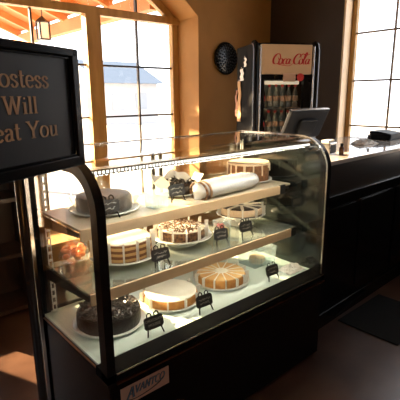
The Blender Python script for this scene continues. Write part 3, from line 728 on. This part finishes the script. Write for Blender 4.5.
# things hung on the fridge's left side
def hung(name,label,cat,yy,z0,z1,w,m,seed,group=None):
    t=thing(name,label,cat,f2w(-.315,yy,z0),fang-PI/2,group); q=random.Random(seed)
    b=MB(); n=10; A=[];B=[]
    for i in range(n+1):
        z=(z1-z0)*i/n; sh=.006*math.sin(i*.9+seed); off=.004+.004*math.sin(i*1.3+seed); ww=w*(1.0-.25*i/n)
        A.append([b.bm.verts.new((-ww/2+sh,-off-d_,z)) for d_ in (0,.004)]); B.append([b.bm.verts.new((ww/2+sh,-off-d_,z)) for d_ in (0,.004)])
    for i in range(n):
        for p,q_ in (((A,0),(B,0)),((B,0),(B,1)),((B,1),(A,1)),((A,1),(A,0))):
            b.bm.faces.new((p[0][i][p[1]],q_[0][i][q_[1]],q_[0][i+1][q_[1]],p[0][i+1][p[1]]))
    b.bm.faces.new((A[0][0],B[0][0],B[0][1],A[0][1])); b.bm.faces.new((A[n][0],B[n][0],B[n][1],A[n][1]))
    b.build('cloth',m,t); MB().box(-.008,.008,-.014,.0,(z1-z0)-.006,(z1-z0)+.014,.002).build('hook',M['chrome'],t)
hung('hanging_towel','pale tea towel strip hanging on the fridge side, nearer its door','towel',.40,1.36,1.74,.10,M['tan'],2,'towels hung on the fridge side')
hung('hanging_towel','faded pink cloth strip hanging on the fridge side, nearest the wall','towel',.49,1.40,1.66,.05,M['pink'],5,'towels hung on the fridge side')
hung('paper_note','crumpled white note stuck high on the fridge side','note',.24,1.86,1.94,.06,M['sheet'],1)
hung('paper_note','pale note stuck on the fridge side below the high white note','note',.33,1.74,1.85,.10,M['sheet'],3)
# round wall ornament
t=thing('round_wall_ornament','round black studded ornament on the brown wall beside the fridge','wall ornament',(3.44,3.5,2.0))
Rx=Matrix.Rotation(PI/2,4,'X')
MB().lathe([(0,0),(.16,0),(.165,.012),(.155,.03),(.12,.04),(0,.052)],M=Rx,n=48).build('disc',M['black'],t,True)
b=MB()
for ring,(r_,n_) in enumerate(((.14,24),(.11,20),(.08,14),(.05,9),(.02,4))):
    for i in range(n_):
        a=2*PI*i/n_+ring*.2; b.lathe([(0,.012),(.007,.009),(.009,0),(.009,-.01)],c=(r_*math.cos(a),r_*math.sin(a),.040+(.14-r_)*.1),M=Rx,n=8)
o=b.build('studs',M['stud'],t,True); o['kind']='stuff'
b=MB().lathe([(.150,.026),(.165,.034),(.172,.02),(.165,.006)],M=Rx,n=48); b.build('rim',M['black'],t,True)

# ------------------------------------------------------------------ hostess sign
ang=math.atan2(.466,.885); W_=.445
Sx,Sy=.56-.885*W_/2,1.17-.466*W_/2
sg=thing('hostess_sign','black framed sign with tan serif lettering on a black floor pole','sign',(Sx,Sy,0),ang)
zb,zt=1.409,1.729
MB().box(-W_/2+.012,W_/2-.012,-.004,.006,zb+.012,zt-.012).build('sign_face',M['signb'],sg)
mb=MB(); fw=.030
def frame_bar(mb,p0,p1,inn0,inn1):
    pass
for (xa,xb,za,zc) in ((-W_/2,W_/2,zb,zb+fw),(-W_/2,W_/2,zt-.022,zt),(-W_/2,-W_/2+fw,zb,zt),(W_/2-fw,W_/2,zb,zt)):
    mb.box(xa,xb,-.016,.012,za,zc,.004)
for (xa,xb,za,zc) in ((-W_/2+fw,W_/2-fw,zb+fw,zb+fw+.005),(-W_/2+fw,W_/2-fw,zt-.027,zt-.022),(-W_/2+fw,-W_/2+fw+.005,zb+fw,zt-.022),(W_/2-fw-.005,W_/2-fw,zb+fw,zt-.022)):
    mb.box(xa,xb,-.010,.004,za,zc,.001)
mb.build('sign_frame',M['black'],sg)
f=lambda x,z,dd:(x,-.0042-dd,z)
size=.041; xs=1.28
for k_,(s,zz) in enumerate((('Hostess',1.6255),('Will',1.563),('Seat You',1.503))):
    w=word_w(s)*size*xs; xw=-w/2
    for part in s.split(' '):
        mb=MB(); xw=word(mb,part,f,size,xs,.06,.15,xw,zz)+.34*size*xs; mb.build('sign_word',M['goldt'],sg)
mb=MB(); mb.tube([(.004,.030,.012),(.004,.030,1.60)],[.0125]*2,24); mb.build('pole',M['polish'],sg,True)
MB().box(-.046,.054,.006,.045,1.42,1.66,.004).build('mounting_bracket',M['black'],sg)
MB().lathe([(0,0),(.16,0),(.16,.006),(.15,.012),(.03,.016),(.02,.03),(0,.03)],c=(.004,.030,0),n=48).build('pole_base',M['black'],sg,True)

# dark wooden cabinet behind the sign, under the arched window
cb=thing('open_wood_cabinet','dark wooden open shelf cabinet standing beneath the arched window','cabinet',(.80,3.27,0))
mb=MB(); mb.box(-.28,-.245,-.18,.18,0,1.35); mb.box(.225,.26,-.18,.18,0,1.35); mb.box(-.245,.225,.16,.18,0,1.35); mb.box(-.29,.27,-.19,.18,1.35,1.385,.004)
mb.build('carcass',M['dwood'],cb)
for z in (.04,.46,.88): MB().box(-.245,.225,-.16,.16,z,z+.03).build('cabinet_shelf',M['dwood'],cb)

# ------------------------------------------------------------------ light
w=bpy.data.worlds.new('sky'); sc.world=w; w.use_nodes=True; nt=w.node_tree; bg=nt.nodes['Background']
bg.inputs[0].default_value=(.93,.95,1.0,1); bg.inputs[1].default_value=3.2
def sun():
    l=bpy.data.lights.new('sun','SUN'); l.energy=62; l.angle=R(.8); l.color=(1,.72,.42)
    o=bpy.data.objects.new('sun',l); COL.objects.link(o)
    az=R(-24); el=R(22.5)   # travels towards +x,-y and down
    dvec=Vector((math.sin(-az)*math.cos(el),-math.cos(az)*math.cos(el),-math.sin(el)))
    o.rotation_euler=dvec.to_track_quat('-Z','Y').to_euler(); return o
sun()
def portal(x,y,z,rx,rz,sx,sy):
    l=bpy.data.lights.new('portal','AREA'); l.shape='RECTANGLE'; l.size=sx; l.size_y=sy; l.cycles.is_portal=True
    o=bpy.data.objects.new('opening_portal',l); COL.objects.link(o); o.location=(x,y,z); o.rotation_euler=(rx,0,rz)
portal(1.47,3.93,1.75,R(-90),0,3.2,2.5)
portal(4.53,1.65,1.97,R(90),R(90),2.0,2.0)
portal(-3.4,.2,1.65,R(90),R(-90),1.7,1.0)  # sky portal at the added opening in the left wall
portal(1.05,-3.6,1.5,R(90),0,1.0,1.3)  # sky portal at the added opening in the front wall

# ------------------------------------------------------------------ camera
cam=bpy.data.cameras.new('camera'); co=bpy.data.objects.new('camera',cam); COL.objects.link(co)
cam.sensor_width=36; cam.sensor_fit='HORIZONTAL'; cam.lens=36*426/400
right=Vector((.75110305,-.66012654,-.00878377)).normalized(); fwd=Vector((.6399398,.73127501,-.23603794)).normalized()
up=right.cross(fwd).normalized(); right=fwd.cross(up).normalized()
mx=Matrix((right,up,-fwd)).transposed().to_4x4(); mx.translation=Vector((0,0,1.6)); co.matrix_world=mx
cam.clip_start=.02; cam.clip_end=300
sc.camera=co
vs=sc.view_settings; vs.view_transform='Standard'; vs.look='None'; vs.gamma=1; vs.use_curve_mapping=False; vs.exposure=0.0
sc.cycles.max_bounces=12; sc.cycles.transparent_max_bounces=40; sc.cycles.use_denoising=True
